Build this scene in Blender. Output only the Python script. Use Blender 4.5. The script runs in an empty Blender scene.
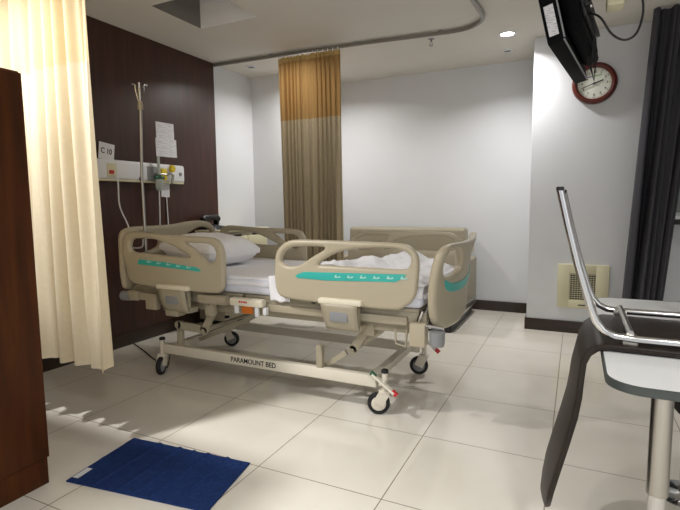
import bpy, bmesh, math, random
from mathutils import Vector, Matrix
random.seed(4)
PI = math.pi
sc = bpy.context.scene
COL = sc.collection

# ------------------------------------------------------------------ materials
def lin(c):
    return tuple(((v/255/12.92) if v/255 <= .04045 else ((v/255+.055)/1.055)**2.4) for v in c)

def new_mat(name):
    m = bpy.data.materials.new(name); m.use_nodes = True
    nt = m.node_tree; b = nt.nodes['Principled BSDF']
    return m, nt, b

def mat(name, rgb, rough=.5, metal=0., var=.06, scale=8., bump=0., bscale=60., stretch=(1, 1, 1), spec=.5, coat=0., sheen=0.):
    m, nt, b = new_mat(name); N = nt.nodes; L = nt.links
    tc = N.new('ShaderNodeTexCoord'); mp = N.new('ShaderNodeMapping'); mp.inputs['Scale'].default_value = stretch
    L.new(tc.outputs['Object'], mp.inputs[0])
    no = N.new('ShaderNodeTexNoise'); no.inputs['Scale'].default_value = scale; no.inputs['Detail'].default_value = 5
    L.new(mp.outputs[0], no.inputs['Vector'])
    c = lin(rgb); r = N.new('ShaderNodeValToRGB')
    r.color_ramp.elements[0].position = .3; r.color_ramp.elements[1].position = .7
    r.color_ramp.elements[0].color = (*[v*(1-var) for v in c], 1)
    r.color_ramp.elements[1].color = (*[min(1, v*(1+var)) for v in c], 1)
    L.new(no.outputs['Fac'], r.inputs[0]); L.new(r.outputs[0], b.inputs['Base Color'])
    b.inputs['Roughness'].default_value = rough; b.inputs['Metallic'].default_value = metal
    b.inputs['Specular IOR Level'].default_value = spec
    b.inputs['Coat Weight'].default_value = coat
    b.inputs['Sheen Weight'].default_value = sheen
    if bump:
        n2 = N.new('ShaderNodeTexNoise'); n2.inputs['Scale'].default_value = bscale; n2.inputs['Detail'].default_value = 3
        L.new(mp.outputs[0], n2.inputs['Vector'])
        bp = N.new('ShaderNodeBump'); bp.inputs['Strength'].default_value = bump; bp.inputs['Distance'].default_value = .004
        L.new(n2.outputs['Fac'], bp.inputs['Height']); L.new(bp.outputs[0], b.inputs['Normal'])
    return m

def wood_mat(name, dark, light, rough, scale=(9, 9, .7)):
    m, nt, b = new_mat(name); N = nt.nodes; L = nt.links
    tc = N.new('ShaderNodeTexCoord'); mp = N.new('ShaderNodeMapping'); mp.inputs['Scale'].default_value = scale
    L.new(tc.outputs['Object'], mp.inputs[0])
    no = N.new('ShaderNodeTexNoise'); no.inputs['Scale'].default_value = 3.2; no.inputs['Detail'].default_value = 8; no.inputs['Distortion'].default_value = .6
    L.new(mp.outputs[0], no.inputs['Vector'])
    r = N.new('ShaderNodeValToRGB'); r.color_ramp.elements[0].position = .3; r.color_ramp.elements[1].position = .72
    r.color_ramp.elements[0].color = (*lin(dark), 1); r.color_ramp.elements[1].color = (*lin(light), 1)
    L.new(no.outputs['Fac'], r.inputs[0]); L.new(r.outputs[0], b.inputs['Base Color'])
    b.inputs['Roughness'].default_value = rough; b.inputs['Specular IOR Level'].default_value = .22 if 'wardrobe' in name else .5
    bp = N.new('ShaderNodeBump'); bp.inputs['Strength'].default_value = .05; bp.inputs['Distance'].default_value = .002
    L.new(no.outputs['Fac'], bp.inputs['Height']); L.new(bp.outputs[0], b.inputs['Normal'])
    return m

def math_node(nt, op, a, b=None):
    n = nt.nodes.new('ShaderNodeMath'); n.operation = op
    for i, v in enumerate((a, b)):
        if v is None: continue
        if isinstance(v, (int, float)): n.inputs[i].default_value = v
        else: nt.links.new(v, n.inputs[i])
    return n.outputs[0]

def floor_mat():
    m, nt, b = new_mat('polished_tile'); N = nt.nodes; L = nt.links
    g = N.new('ShaderNodeNewGeometry'); s = N.new('ShaderNodeSeparateXYZ'); L.new(g.outputs['Position'], s.inputs[0])
    def line(o, off):
        f = math_node(nt, 'FRACT', math_node(nt, 'DIVIDE', math_node(nt, 'ADD', o, off), .6))
        d = math_node(nt, 'MINIMUM', f, math_node(nt, 'SUBTRACT', 1., f))
        return math_node(nt, 'LESS_THAN', d, .0035)
    gl = math_node(nt, 'MAXIMUM', line(s.outputs[0], 60.6726), line(s.outputs[1], 60-1.7549+.6*0))
    no = N.new('ShaderNodeTexNoise'); no.inputs['Scale'].default_value = 1.6; no.inputs['Detail'].default_value = 4
    L.new(g.outputs['Position'], no.inputs['Vector'])
    r = N.new('ShaderNodeValToRGB'); r.color_ramp.elements[0].color = (*lin((218, 212, 200)), 1); r.color_ramp.elements[1].color = (*lin((228, 223, 212)), 1)
    r.color_ramp.elements[0].position = .35; r.color_ramp.elements[1].position = .65
    L.new(no.outputs['Fac'], r.inputs[0])
    mx = N.new('ShaderNodeMix'); mx.data_type = 'RGBA'
    L.new(gl, mx.inputs['Factor']); L.new(r.outputs[0], mx.inputs['A']); mx.inputs['B'].default_value = (*lin((120, 105, 85)), 1)
    L.new(mx.outputs['Result'], b.inputs['Base Color'])
    L.new(math_node(nt, 'ADD', math_node(nt, 'MULTIPLY', gl, .4), .105), b.inputs['Roughness'])
    return m

def cloth_mat(name, rgb, transl=.35, rough=.9, weave=0., stripes=None, alpha=1.):
    """woven cloth: diffuse with light passing through it"""
    m = bpy.data.materials.new(name); m.use_nodes = True; nt = m.node_tree; N = nt.nodes; L = nt.links
    b = N['Principled BSDF']; out = N['Material Output']
    tc = N.new('ShaderNodeTexCoord')
    no = N.new('ShaderNodeTexNoise'); no.inputs['Scale'].default_value = 40; no.inputs['Detail'].default_value = 4
    L.new(tc.outputs['Object'], no.inputs['Vector'])
    c = lin(rgb); r = N.new('ShaderNodeValToRGB')
    r.color_ramp.elements[0].color = (*[v*.93 for v in c], 1); r.color_ramp.elements[1].color = (*[min(1, v*1.05) for v in c], 1)
    L.new(no.outputs['Fac'], r.inputs[0]); L.new(r.outputs[0], b.inputs['Base Color'])
    b.inputs['Roughness'].default_value = rough; b.inputs['Specular IOR Level'].default_value = .2
    bp = N.new('ShaderNodeBump'); bp.inputs['Strength'].default_value = .15; bp.inputs['Distance'].default_value = .002
    L.new(no.outputs['Fac'], bp.inputs['Height']); L.new(bp.outputs[0], b.inputs['Normal'])
    t = N.new('ShaderNodeBsdfTranslucent'); L.new(r.outputs[0], t.inputs['Color'])
    mx = N.new('ShaderNodeMixShader'); mx.inputs[0].default_value = transl
    L.new(b.outputs[0], mx.inputs[1]); L.new(t.outputs[0], mx.inputs[2])
    last = mx
    if alpha < 1:
        tr = N.new('ShaderNodeBsdfTransparent'); m2 = N.new('ShaderNodeMixShader'); m2.inputs[0].default_value = 1-alpha
        L.new(mx.outputs[0], m2.inputs[1]); L.new(tr.outputs[0], m2.inputs[2]); last = m2
    L.new(last.outputs[0], out.inputs['Surface'])
    return m

def paper_mat(name, lines=26., ink=.45, thr=.55, axis=2):
    """white sheet with rows of fine print"""
    m, nt, b = new_mat(name); N = nt.nodes; L = nt.links
    tc = N.new('ShaderNodeTexCoord'); s = N.new('ShaderNodeSeparateXYZ'); L.new(tc.outputs['Generated'], s.inputs[0])
    f = math_node(nt, 'FRACT', math_node(nt, 'MULTIPLY', s.outputs[axis], lines))
    row = math_node(nt, 'LESS_THAN', f, .4)
    mp = N.new('ShaderNodeMapping'); mp.inputs['Scale'].default_value = (3, 3, lines) if axis == 2 else (9, lines, 9)
    L.new(tc.outputs['Generated'], mp.inputs[0])
    no = N.new('ShaderNodeTexNoise'); no.inputs['Scale'].default_value = 1.; L.new(mp.outputs[0], no.inputs['Vector'])
    on = math_node(nt, 'MULTIPLY', row, math_node(nt, 'GREATER_THAN', no.outputs['Fac'], thr))
    mx = N.new('ShaderNodeMix'); mx.data_type = 'RGBA'
    L.new(math_node(nt, 'MULTIPLY', on, ink), mx.inputs['Factor'])
    mx.inputs['A'].default_value = (*lin((222, 222, 226)), 1); mx.inputs['B'].default_value = (*lin((60, 62, 75)), 1)
    L.new(mx.outputs['Result'], b.inputs['Base Color']); b.inputs['Roughness'].default_value = .7
    return m

M = {}
M['floor'] = floor_mat()
M['wall'] = mat('grey_paint', (214, 216, 219), .6, var=.02, scale=2, bump=.04, bscale=220)
M['ceiling'] = mat('white_ceiling_paint', (214, 210, 202), .8, var=.02, scale=2)
M['recess_lit'] = mat('recess_lit_side', (246, 247, 250), .6, var=.01)  # lit walls of the ceiling recess, their brightness put into the colour
M['recess_shade'] = mat('recess_shaded_side', (120, 116, 108), .6, var=.02)  # left wall of the same recess, its shade put into the colour
M['panel'] = wood_mat('dark_wood_panel', (50, 26, 19), (70, 38, 28), .36)
M['wardrobe'] = wood_mat('wardrobe_wood', (58, 27, 5), (84, 43, 10), .55, (7, 7, .6))
M['base'] = wood_mat('dark_baseboard', (40, 28, 22), (52, 36, 28), .4, (1, 1, 8))
M['beige'] = mat('bed_beige_plastic', (180, 170, 147), .38, var=.02, scale=6)
M['beige_metal'] = mat('bed_painted_steel', (166, 157, 136), .42, var=.03, scale=10)
M['cream'] = mat('cream_plastic', (226, 219, 198), .4, var=.02)
M['teal'] = mat('teal_film', (60, 178, 168), .35, var=.03)
M['white_print'] = mat('white_print', (170, 220, 210), .5, var=.02)
M['white_plastic'] = mat('white_plastic', (228, 229, 232), .35, var=.02)
M['white_metal'] = mat('white_painted_steel', (222, 216, 200), .4, var=.02)
M['grey_plastic'] = mat('grey_plastic', (138, 140, 142), .45, var=.04)
M['black'] = mat('black_plastic', (20, 20, 22), .4, var=.1)
M['rubber'] = mat('black_rubber', (26, 26, 28), .7, var=.1)
M['tv'] = mat('tv_black_plastic', (9, 10, 13), .6, var=.1, spec=.08)
M['tvscreen'] = mat('tv_dark_glass', (8, 8, 10), .08, var=.02)
M['chrome'] = mat('chrome', (205, 205, 205), .12, 1., var=.02)
M['steel'] = mat('brushed_steel', (175, 172, 166), .3, 1., var=.04, scale=4, stretch=(20, 20, 1))
M['red'] = mat('red_plastic', (190, 34, 40), .4)
M['green'] = mat('green_plastic', (30, 92, 62), .4)
M['yellow'] = mat('yellow_plastic', (222, 196, 40), .45)
M['orange'] = mat('orange_tag', (196, 104, 22), .5)
M['clear'] = mat('flow_tube_plastic', (180, 190, 185), .2)
M['sheet'] = cloth_mat('white_sheet', (246, 246, 250), .08)
M['mattress'] = cloth_mat('mattress_cover', (224, 226, 238), .02)
M['pillow'] = cloth_mat('pillow_case', (247, 246, 248), .06)
M['cream_cloth'] = cloth_mat('cream_curtain_cloth', (232, 219, 190), .3)
M['cream_mesh'] = cloth_mat('cream_curtain_netting', (236, 218, 178), .4)
M['tan_cloth'] = cloth_mat('tan_curtain_cloth', (176, 162, 136), .2)
M['tan_mesh'] = cloth_mat('tan_curtain_netting', (168, 134, 86), .2)
M['tan_head'] = cloth_mat('tan_curtain_heading', (196, 168, 112), .2)
M['grey_cloth'] = cloth_mat('charcoal_curtain_cloth', (72, 72, 77), .02)
M['navy'] = mat('navy_towelling', (34, 54, 102), .95, var=.2, scale=60, bump=.6, bscale=400, spec=.1)
M['label_white'] = mat('white_woven_label', (215, 218, 225), .7)
M['leather'] = mat('dark_brown_leather', (36, 28, 23), .45, var=.08, scale=30, spec=.3, bump=.12, bscale=300)
M['laminate'] = mat('white_laminate', (228, 230, 230), .3, var=.01)
M['edge'] = mat('dark_grey_edging', (58, 64, 62), .45)
M['paper'] = paper_mat('printed_paper', 11, .3, .5)
M['sticker'] = paper_mat('printed_sticker', 14, .35, .5)
M['plain_paper'] = mat('plain_white_card', (224, 224, 228), .6, var=.01)
M['ink'] = mat('black_ink', (18, 18, 20), .6)
M['redink'] = mat('red_ink', (205, 60, 70), .6)
M['clockrim'] = wood_mat('red_brown_clock_wood', (74, 24, 18), (94, 33, 24), .32, (3, 3, 3))
M['clockface'] = mat('clock_face_paper', (228, 230, 218), .5, var=.01)
M['bluegreen'] = mat('blue_print', (92, 108, 160), .6)
M['limeprint'] = mat('green_print', (130, 170, 90), .6)
M['vinyl'] = mat('beige_vinyl', (150, 142, 122), .5, var=.03, bump=.1, bscale=200)
M['vent'] = mat('cream_vent_plastic', (214, 208, 176), .45, var=.02)
M['dark'] = mat('dark_cavity', (40, 42, 46), .8)
M['alu'] = mat('rail_aluminium', (150, 146, 138), .35, .8, var=.03)
M['glass'] = mat('dull_window_glass', (112, 118, 114), .12, var=.05, scale=3)
def emit(name, rgb, s):
    m, nt, b = new_mat(name); b.inputs['Base Color'].default_value = (.9, .9, .9, 1)
    b.inputs['Emission Color'].default_value = (*rgb, 1); b.inputs['Emission Strength'].default_value = s
    return m
M['lamp'] = emit('lit_diffuser', (1, .97, .92), 14)

# ------------------------------------------------------------------ mesh helpers
def link(name, me, m, parent=None, smooth=True, angle=40):
    if m is not None and not me.materials:
        me.materials.append(m)
    if smooth:
        me.polygons.foreach_set('use_smooth', [True]*len(me.polygons))
        me.set_sharp_from_angle(angle=math.radians(angle))
    o = bpy.data.objects.new(name, me); COL.objects.link(o)
    if parent is not None: o.parent = parent
    return o

class MB:
    def __init__(s): s.bm = bmesh.new()
    def box(s, x0, x1, y0, y1, z0, z1, bev=0., mtx=None, seg=2):
        bm = bmesh.new()
        bmesh.ops.create_cube(bm, size=1.)
        bmesh.ops.scale(bm, vec=(abs(x1-x0), abs(y1-y0), abs(z1-z0)), verts=bm.verts)
        bmesh.ops.translate(bm, vec=((x0+x1)/2, (y0+y1)/2, (z0+z1)/2), verts=bm.verts)
        if bev: bmesh.ops.bevel(bm, geom=bm.edges[:], offset=bev, segments=seg, affect='EDGES', profile=.5)
        s.add(bm, mtx); return s
    def add(s, bm, mtx=None):
        if mtx is not None: bm.transform(mtx)
        me = bpy.data.meshes.new('t'); bm.to_mesh(me); bm.free(); s.bm.from_mesh(me); bpy.data.meshes.remove(me)
    def tube(s, pts, r, seg=10, flat=None, cap=True):
        """sweep a circle (or a flat bar: flat=(width, thickness, width_axis)) along pts"""
        pts = [Vector(p) for p in pts]; n = len(pts); rings = []; bm = s.bm
        rr = r if isinstance(r, (list, tuple)) else [r]*n
        up = None
        for i, p in enumerate(pts):
            if i == 0: t = pts[1]-p
            elif i == n-1: t = p-pts[i-1]
            else: t = (pts[i+1]-p).normalized()+(p-pts[i-1]).normalized()
            t.normalize()
            if flat:
                a = Vector(flat[2]); a = (a-t*a.dot(t)).normalized(); b = t.cross(a)
                w, h = flat[0]/2, flat[1]/2
                ring = [bm.verts.new(p+a*u*w+b*v*h) for u, v in ((-1, -1), (1, -1), (1, 1), (-1, 1))]
            else:
                if up is None:
                    up = Vector((0, 0, 1)) if abs(t.z) < .9 else Vector((1, 0, 0))
                a = (up-t*up.dot(t)).normalized(); up = a; b = t.cross(a)
                ring = [bm.verts.new(p+(a*math.cos(2*PI*k/seg)+b*math.sin(2*PI*k/seg))*rr[i]) for k in range(seg)]
            rings.append(ring)
        m = len(rings[0])
        for i in range(n-1):
            for k in range(m):
                bm.faces.new((rings[i][k], rings[i][(k+1) % m], rings[i+1][(k+1) % m], rings[i+1][k]))
        if cap:
            bm.faces.new(rings[0][::-1]); bm.faces.new(rings[-1])
        return s
    def lathe(s, prof, mtx=None, seg=28, cap=True):
        """prof: (r, z) pairs around local z"""
        bm = bmesh.new(); rings = []
        for r, z in prof:
            if r < 1e-6: rings.append([bm.verts.new((0, 0, z))])
            else: rings.append([bm.verts.new((r*math.cos(2*PI*k/seg), r*math.sin(2*PI*k/seg), z)) for k in range(seg)])
        for i in range(len(rings)-1):
            a, b = rings[i], rings[i+1]
            for k in range(seg):
                k2 = (k+1) % seg
                if len(a) == 1 and len(b) == 1: continue
                if len(a) == 1: bm.faces.new((a[0], b[k], b[k2]))
                elif len(b) == 1: bm.faces.new((a[k], b[0], a[k2]))
                else: bm.faces.new((a[k], a[k2], b[k2], b[k]))
        for e in ((rings[0], rings[-1]) if cap else ()):
            if len(e) > 1: bm.faces.new(e)
        bmesh.ops.recalc_face_normals(bm, faces=bm.faces)
        s.add(bm, mtx); return s
    def grid(s, f, nu, nv):
        V = [[s.bm.verts.new(f(i/nu, j/nv)) for j in range(nv+1)] for i in range(nu+1)]
        for i in range(nu):
            for j in range(nv):
                s.bm.faces.new((V[i][j], V[i+1][j], V[i+1][j+1], V[i][j+1]))
        return s
    def build(s, name, m, parent=None, smooth=True, angle=40, recalc=True):
        if recalc: bmesh.ops.recalc_face_normals(s.bm, faces=s.bm.faces)
        me = bpy.data.meshes.new(name); s.bm.to_mesh(me); s.bm.free()
        return link(name, me, m, parent, smooth, angle)

def smooth_loop(pts, n=5):
    out = []; N = len(pts)
    for i in range(N):
        p0, p1, p2, p3 = (Vector(pts[(i+k-1) % N]) for k in range(4))
        for j in range(n):
            t = j/n
            out.append(.5*((2*p1)+(p2-p0)*t+(2*p0-5*p1+4*p2-p3)*t*t+(3*p1-p0-3*p2+p3)*t**3))
    return out

def plate_mesh(name, outline, holes, thick, bev, plane, smooth=5, cuts=()):
    """a thick plate with rounded rims and cut-outs; outline in (u, z); plane 'y' -> u=x, 'x' -> u=y"""
    cu = bpy.data.curves.new(name, 'CURVE'); cu.dimensions = '2D'; cu.fill_mode = 'BOTH'
    cu.extrude = max(.0005, thick/2-bev); cu.bevel_depth = bev; cu.bevel_resolution = 3; cu.offset = -bev
    for loop in [outline]+list(holes):
        pts = smooth_loop([(a, b) for a, b in loop], smooth) if smooth > 1 else [Vector(p) for p in loop]
        sp = cu.splines.new('POLY'); sp.points.add(len(pts)-1); sp.use_cyclic_u = True
        for q, p in zip(sp.points, pts): q.co = (p[0], p[1], 0, 1)
    o = bpy.data.objects.new(name, cu); COL.objects.link(o)
    dg = bpy.context.evaluated_depsgraph_get(); dg.update()
    me = bpy.data.meshes.new_from_object(o.evaluated_get(dg)); bpy.data.objects.remove(o); bpy.data.curves.remove(cu)
    bm = bmesh.new(); bm.from_mesh(me)
    bmesh.ops.remove_doubles(bm, verts=bm.verts, dist=1e-5)
    for co, no in cuts:
        bmesh.ops.bisect_plane(bm, geom=bm.verts[:]+bm.edges[:]+bm.faces[:], plane_co=co, plane_no=no)
    for v in bm.verts:
        u, w, t = v.co
        v.co = (u, t, w) if plane == 'y' else (t, u, w)
    bmesh.ops.recalc_face_normals(bm, faces=bm.faces)
    bm.to_mesh(me); bm.free(); me.materials.clear(); me.name = name
    return me

def text_mesh(s, size, depth=.0008):
    cu = bpy.data.curves.new('t', 'FONT'); cu.body = s; cu.size = size; cu.extrude = depth; cu.offset = size*.012; cu.align_x = 'CENTER'; cu.align_y = 'CENTER'
    o = bpy.data.objects.new('t', cu); COL.objects.link(o)
    dg = bpy.context.evaluated_depsgraph_get(); dg.update()
    me = bpy.data.meshes.new_from_object(o.evaluated_get(dg)); bpy.data.objects.remove(o); bpy.data.curves.remove(cu)
    me.materials.clear(); return me
def text_obj(name, s, size, mtx, m, parent=None, sx=1.):
    me = text_mesh(s, size); me.transform(mtx @ Matrix.Diagonal((sx, 1, 1, 1)))
    return link(name, me, m, parent, smooth=False)

FRONT = Matrix.Rotation(PI/2, 4, 'X')                   # text facing -Y
EAST = Matrix.Rotation(PI/2, 4, 'Z') @ FRONT            # text facing +X
def T(x, y, z): return Matrix.Translation((x, y, z))
def R(a, ax): return Matrix.Rotation(math.radians(a), 4, ax)

def tag(o, label, cat, group=None):
    o['label'] = label; o['category'] = cat
    if group: o['group'] = group
    return o
def thing(name, label, cat, loc, group=None):
    o = bpy.data.objects.new(name, None); COL.objects.link(o); o.location = loc
    o.empty_display_size = .1
    return tag(o, label, cat, group)
def adopt(root, *parts):
    """parts were built in world space: keep them there under their root"""
    for q in parts:
        q.parent = root; q.matrix_parent_inverse = Matrix.Translation(-Vector(root.location))
def struct(o): o['kind'] = 'structure'; return o

# ------------------------------------------------------------------ room
H = 2.66
XL, XR, YB = -3.47, 1.7, 5.56
YC = 4.87                                                # front of the pilasters
Y0 = -1.6
f = MB(); f.box(XL-.1, XR+.1, Y0, YB+.1, -.1, 0)
struct(f.build('floor', M['floor'], smooth=False))
hx0, hx1, hy0, hy1 = -2.87, -2.31, 2.80, 3.32
c = MB()
c.box(XL-.1, hx0, Y0, YB+.1, H, H+.1); c.box(hx1, XR+.1, Y0, YB+.1, H, H+.1)
c.box(hx0, hx1, Y0, hy0, H, H+.1); c.box(hx0, hx1, hy1, YB+.1, H, H+.1)
struct(c.build('ceiling', M['ceiling'], smooth=False))
h = MB()                                                 # boxed recess in the ceiling
h.box(hx1, hx1+.02, hy0, hy1, H+.1, H+.4); h.box(hx0-.02, hx1+.02, hy0-.02, hy0, H+.1, H+.4); h.box(hx0-.02, hx1+.02, hy1, hy1+.02, H+.1, H+.4)
h.box(hx0-.02, hx1+.02, hy0-.02, hy1+.02, H+.4, H+.42)
struct(h.build('trim_1', M['recess_lit'], smooth=False))
h = MB(); h.box(hx0-.02, hx0, hy0, hy1, H+.1, H+.4); struct(h.build('trim_5', M['recess_shade'], smooth=False))
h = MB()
h.box(hx0, hx0+.006, hy0, hy1, H-.004, H+.1); struct(h.build('trim_6', M['recess_shade'], smooth=False))
h = MB(); h.box(hx0+.006, hx1, hy1-.006, hy1, H-.004, H+.1); struct(h.build('trim_7', M['recess_lit'], smooth=False))
w = MB(); w.box(XL-.1, XL, Y0, YB+.1, 0, H); struct(w.build('wall_left', M['wall'], smooth=False))
w = MB(); w.box(XL, XR, YB, YB+.1, 0, H); struct(w.build('wall_back', M['wall'], smooth=False))
w = MB(); w.box(XR, XR+.1, Y0, YB+.1, 0, H); struct(w.build('wall_right', M['wall'], smooth=False))
w = MB(); w.box(XL, -2.72, 4.85, YB, 0, H); struct(w.build('wall_back_left', M['wall'], smooth=False))
w = MB(); w.box(-.395, XR, YC, YB, 0, H, .004); struct(w.build('wall_back_right', M['wall'], smooth=False))
w = MB(); w.box(XL, XL+.018, Y0, 4.165, .0, H-.002); struct(w.build('trim_2', M['panel'], smooth=False))
b = MB(); b.box(XL+.018, XL+.032, Y0, 4.165, 0, .11, .003); struct(b.build('baseboard_left', M['base']))
b = MB(); b.box(-2.72, -.395, YB-.014, YB, 0, .11, .003); struct(b.build('baseboard_back', M['base']))
b = MB(); b.box(-.409, XR, YC-.014, YC, 0, .11, .003); b.box(-.409, -.395, YC, YB-.014, 0, .11, .003)
struct(b.build('baseboard_right', M['base']))
# window to the right of the grey curtain
wn = MB(); wn.box(.66, 1.5, YC-.012, YC-.001, 1.1, 2.1); struct(wn.build('window_1', M['glass'], smooth=False))
wf = MB()
wf.box(.62, 1.54, YC-.05, YC-.001, 1.0, 1.045, .004); wf.box(.62, .66, YC-.04, YC-.001, 1.045, 2.12, .004); wf.box(.62, 1.54, YC-.04, YC-.001, 2.1, 2.14, .004)
struct(wf.build('trim_3', M['black']))
ws = MB(); ws.box(.6, 1.56, YC-.09, YC-.001, 1.045, 1.07, .004); struct(ws.build('trim_4', M['white_plastic']))

# ------------------------------------------------------------------ hospital bed
bed = thing('hospital_bed', 'beige adjustable hospital bed with teal-striped side rails, head against the wood-panelled wall', 'bed', (-1.75, 2.88, 0))
def part(mb, name, m, parent=None, **k):
    o = mb.build(name, m, **k)
    if parent is None: adopt(bed, o)
    else: sub(parent, o)
    return o
def sub(parent, o):
    o.parent = parent; o.matrix_parent_inverse = (parent.matrix_parent_inverse @ Matrix()) if False else Matrix.Identity(4)
    # parts sit at local origin under the bed's inverse offset, so the chain cancels to world space
    return o
YN, YF = 2.375, 3.385
HR = [(-2.801, .954), (-2.781, 1.0), (-2.715, 1.028), (-2.6, 1.027), (-2.473, 1.02), (-2.335, 1.014), (-2.145, 1.009), (-2.005, 1.004), (-1.945, .98), (-1.92, .938), (-1.909, .879), (-1.915, .727), (-1.935, .676), (-1.993, .656), (-2.207, .656), (-2.496, .664), (-2.658, .67), (-2.732, .687), (-2.767, .736), (-2.789, .821), (-2.804, .893)]
HR1 = [(-2.73, .938), (-2.716, .968), (-2.676, .984), (-2.57, .986), (-2.475, .98), (-2.384, .96), (-2.266, .918), (-2.188, .874), (-2.42, .879), (-2.577, .884), (-2.691, .892), (-2.724, .908)]
HR2 = [(-2.212, .965), (-2.118, .968), (-2.034, .964), (-1.986, .942), (-1.969, .904), (-1.98, .868), (-2.012, .848), (-2.05, .853), (-2.09, .882), (-2.163, .936)]
HT = [(-2.637, .847), (-2.422, .838), (-2.198, .821), (-2.126, .815), (-2.085, .797), (-2.106, .788), (-2.273, .797), (-2.503, .807), (-2.651, .812)]
FR = [(-1.562, .833), (-1.552, .912), (-1.522, .955), (-1.47, .987), (-1.381, .998), (-1.11, .997), (-.825, .993), (-.753, .978), (-.715, .941), (-.704, .891), (-.71, .787), (-.725, .718), (-.77, .67), (-.843, .645), (-1.113, .645), (-1.323, .649), (-1.5, .659), (-1.55, .695), (-1.562, .764)]
FR1 = [(-1.518, .875), (-1.503, .917), (-1.466, .945), (-1.404, .959), (-1.235, .957), (-1.315, .903), (-1.388, .859), (-1.44, .845), (-1.489, .849)]
FR2 = [(-1.275, .864), (-1.205, .912), (-1.111, .946), (-.955, .964), (-.825, .963), (-.767, .945), (-.744, .913), (-.757, .873), (-.789, .859), (-.955, .858), (-1.2, .86)]
FT = [(-1.418, .797), (-1.363, .819), (-.767, .836), (-.779, .815), (-.825, .793), (-.955, .788), (-1.214, .778), (-1.407, .782)]
tr = lambda L_: [(-2.795+(a+2.80)*.972, b-.008) for a, b in L_]
HR, HR1, HR2, HT = map(tr, (HR, HR1, HR2, HT))
head_me = plate_mesh('side_rail', HR, [HR1, HR2], .044, .018, 'y')
foot_me = plate_mesh('side_rail', FR, [FR1, FR2], .044, .018, 'y')
ht_me = plate_mesh('teal_strip', HT, [], .004, .001, 'y', smooth=1)
ft_me = plate_mesh('teal_strip', FT, [], .004, .001, 'y', smooth=1)
for which, rme, tme in (('h', head_me, ht_me), ('f', foot_me, ft_me)):
    for y, s in ((YN, -1), (YF, 1)):
        o = link('side_rail', rme, M['beige'], None); o.location = (0, y, 0)
        o.parent = bed; o.matrix_parent_inverse = Matrix.Translation(-Vector(bed.location))
        t = link('teal_strip', tme, M['teal'], o); t.location = (0, s*.0225, 0)
        # pale printed pictograms along the strip
        rnd = random.Random(7)
        if which == 'h': xs = [(-2.56+.085*k, .826-.0055*k) for k in range(5)]
        else: xs = [(-1.17+.075*k, .803+.0025*k) for k in range(6)]
        for (px, pz) in xs:
            pm = MB(); pm.box(px, px+.028, s*.0242, s*.0255, pz-.006, pz, .0)
            pm.box(px+.004, px+.012, s*.0242, s*.0255, pz, pz+.008+.004*rnd.random())
            pm.box(px+.026, px+.036, s*.0242, s*.0255, pz-.004, pz+.004)
            pm.build('pictogram', M['white_print'], t if False else o, smooth=False)
        # latch cover under the rail
        x0, x1 = (-2.47, -2.20) if which == 'h' else (-1.265, -1.005)
        y2 = s*.03
        cp = MB(); cp.box(x0, x1, s*-.02, s*.05, .652, .684, .01); cp.build('latch_cap', M['cream'], o)
        lv = MB()
        def prof(u, v):      # bulged cover tapering to the bottom
            z = .655-.14*v; x = x0+.02+(x1-x0-.045)*u + (.02*(v-.0) if u < .5 else -.0*v)
            return (x, s*(.042-.03*v*v), z)
        lv.grid(prof, 6, 8); lvo = lv.build('latch_cover', M['beige_metal'], o)
        sd = lvo.modifiers.new('t', 'SOLIDIFY'); sd.thickness = .02; sd.offset = 0
        wd = MB(); wd.box((x0+x1)/2-.055, (x0+x1)/2+.05, s*.038, s*.0505, .56, .615, .004); wd.build('latch_button', M['grey_plastic'], o)
        arm = MB()
        for ax in (x0+.05, x1-.05): arm.box(ax-.02, ax+.02, -s*.02, s*.012, .5, .67, .006)
        arm.box(x0+.02, x1-.02, -s*.07, s*.0, .50, .535, .006)
        arm.build('rail_hinge', M['beige_metal'], o)

# headboard / footboard
HB = [(2.375, .68), (2.37, .9), (2.38, 1.0), (2.43, 1.04), (2.55, 1.05), (2.72, 1.048), (2.88, 1.052), (3.02, 1.066), (3.17, 1.07), (3.28, 1.05), (3.35, .99), (3.375, .9), (3.375, .68), (3.33, .61), (3.1, .6), (2.65, .6), (2.42, .61)]
HB1 = [(2.44, .9), (2.45, .97), (2.52, 1.0), (2.64, .99), (2.72, .95), (2.7, .89), (2.58, .86), (2.48, .86)]
HB2 = [(3.0, .95), (3.06, .985), (3.16, 1.015), (3.26, 1.005), (3.31, .96), (3.3, .88), (3.22, .86), (3.08, .87)]
me = plate_mesh('headboard', HB, [HB1, HB2], .05, .02, 'x'); me.transform(T(-2.835, 0, 0))
hb = link('headboard', me, M['beige']); adopt(bed, hb)
rb = MB()
for y in (2.77, 2.84, 2.91): rb.tube([(-2.805, y, .66), (-2.80, y+.012, .82), (-2.81, y+.02, .97)], .016, 8)
sub(hb, rb.build('rib', M['beige']))
FB = [(2.36, .80), (2.362, .91), (2.385, .96), (2.45, .985), (2.62, .985), (2.88, .98), (3.12, .985), (3.28, .99), (3.37, 1.0), (3.40, .97), (3.385, .8), (3.355, .70), (3.26, .59), (3.1, .53), (2.88, .51), (2.66, .515), (2.5, .54), (2.4, .61)]
FB1 = [(2.43, .86), (2.435, .925), (2.5, .955), (2.62, .945), (2.72, .89), (2.76, .83), (2.66, .81), (2.5, .815)]
FB2 = [(5.76-a, b) for a, b in FB1][::-1]
def bend(y, z):
    return -.648-.04*(y-2.36)+.055*(1-((y-2.88)/.52)**2)+.06*(max(0, z-.62)/.38)**2
cuts = [((2.36+.04*k, 0, 0), (1, 0, 0)) for k in range(1, 26)]+[((0, .52+.04*k, 0), (0, 1, 0)) for k in range(1, 12)]
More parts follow.
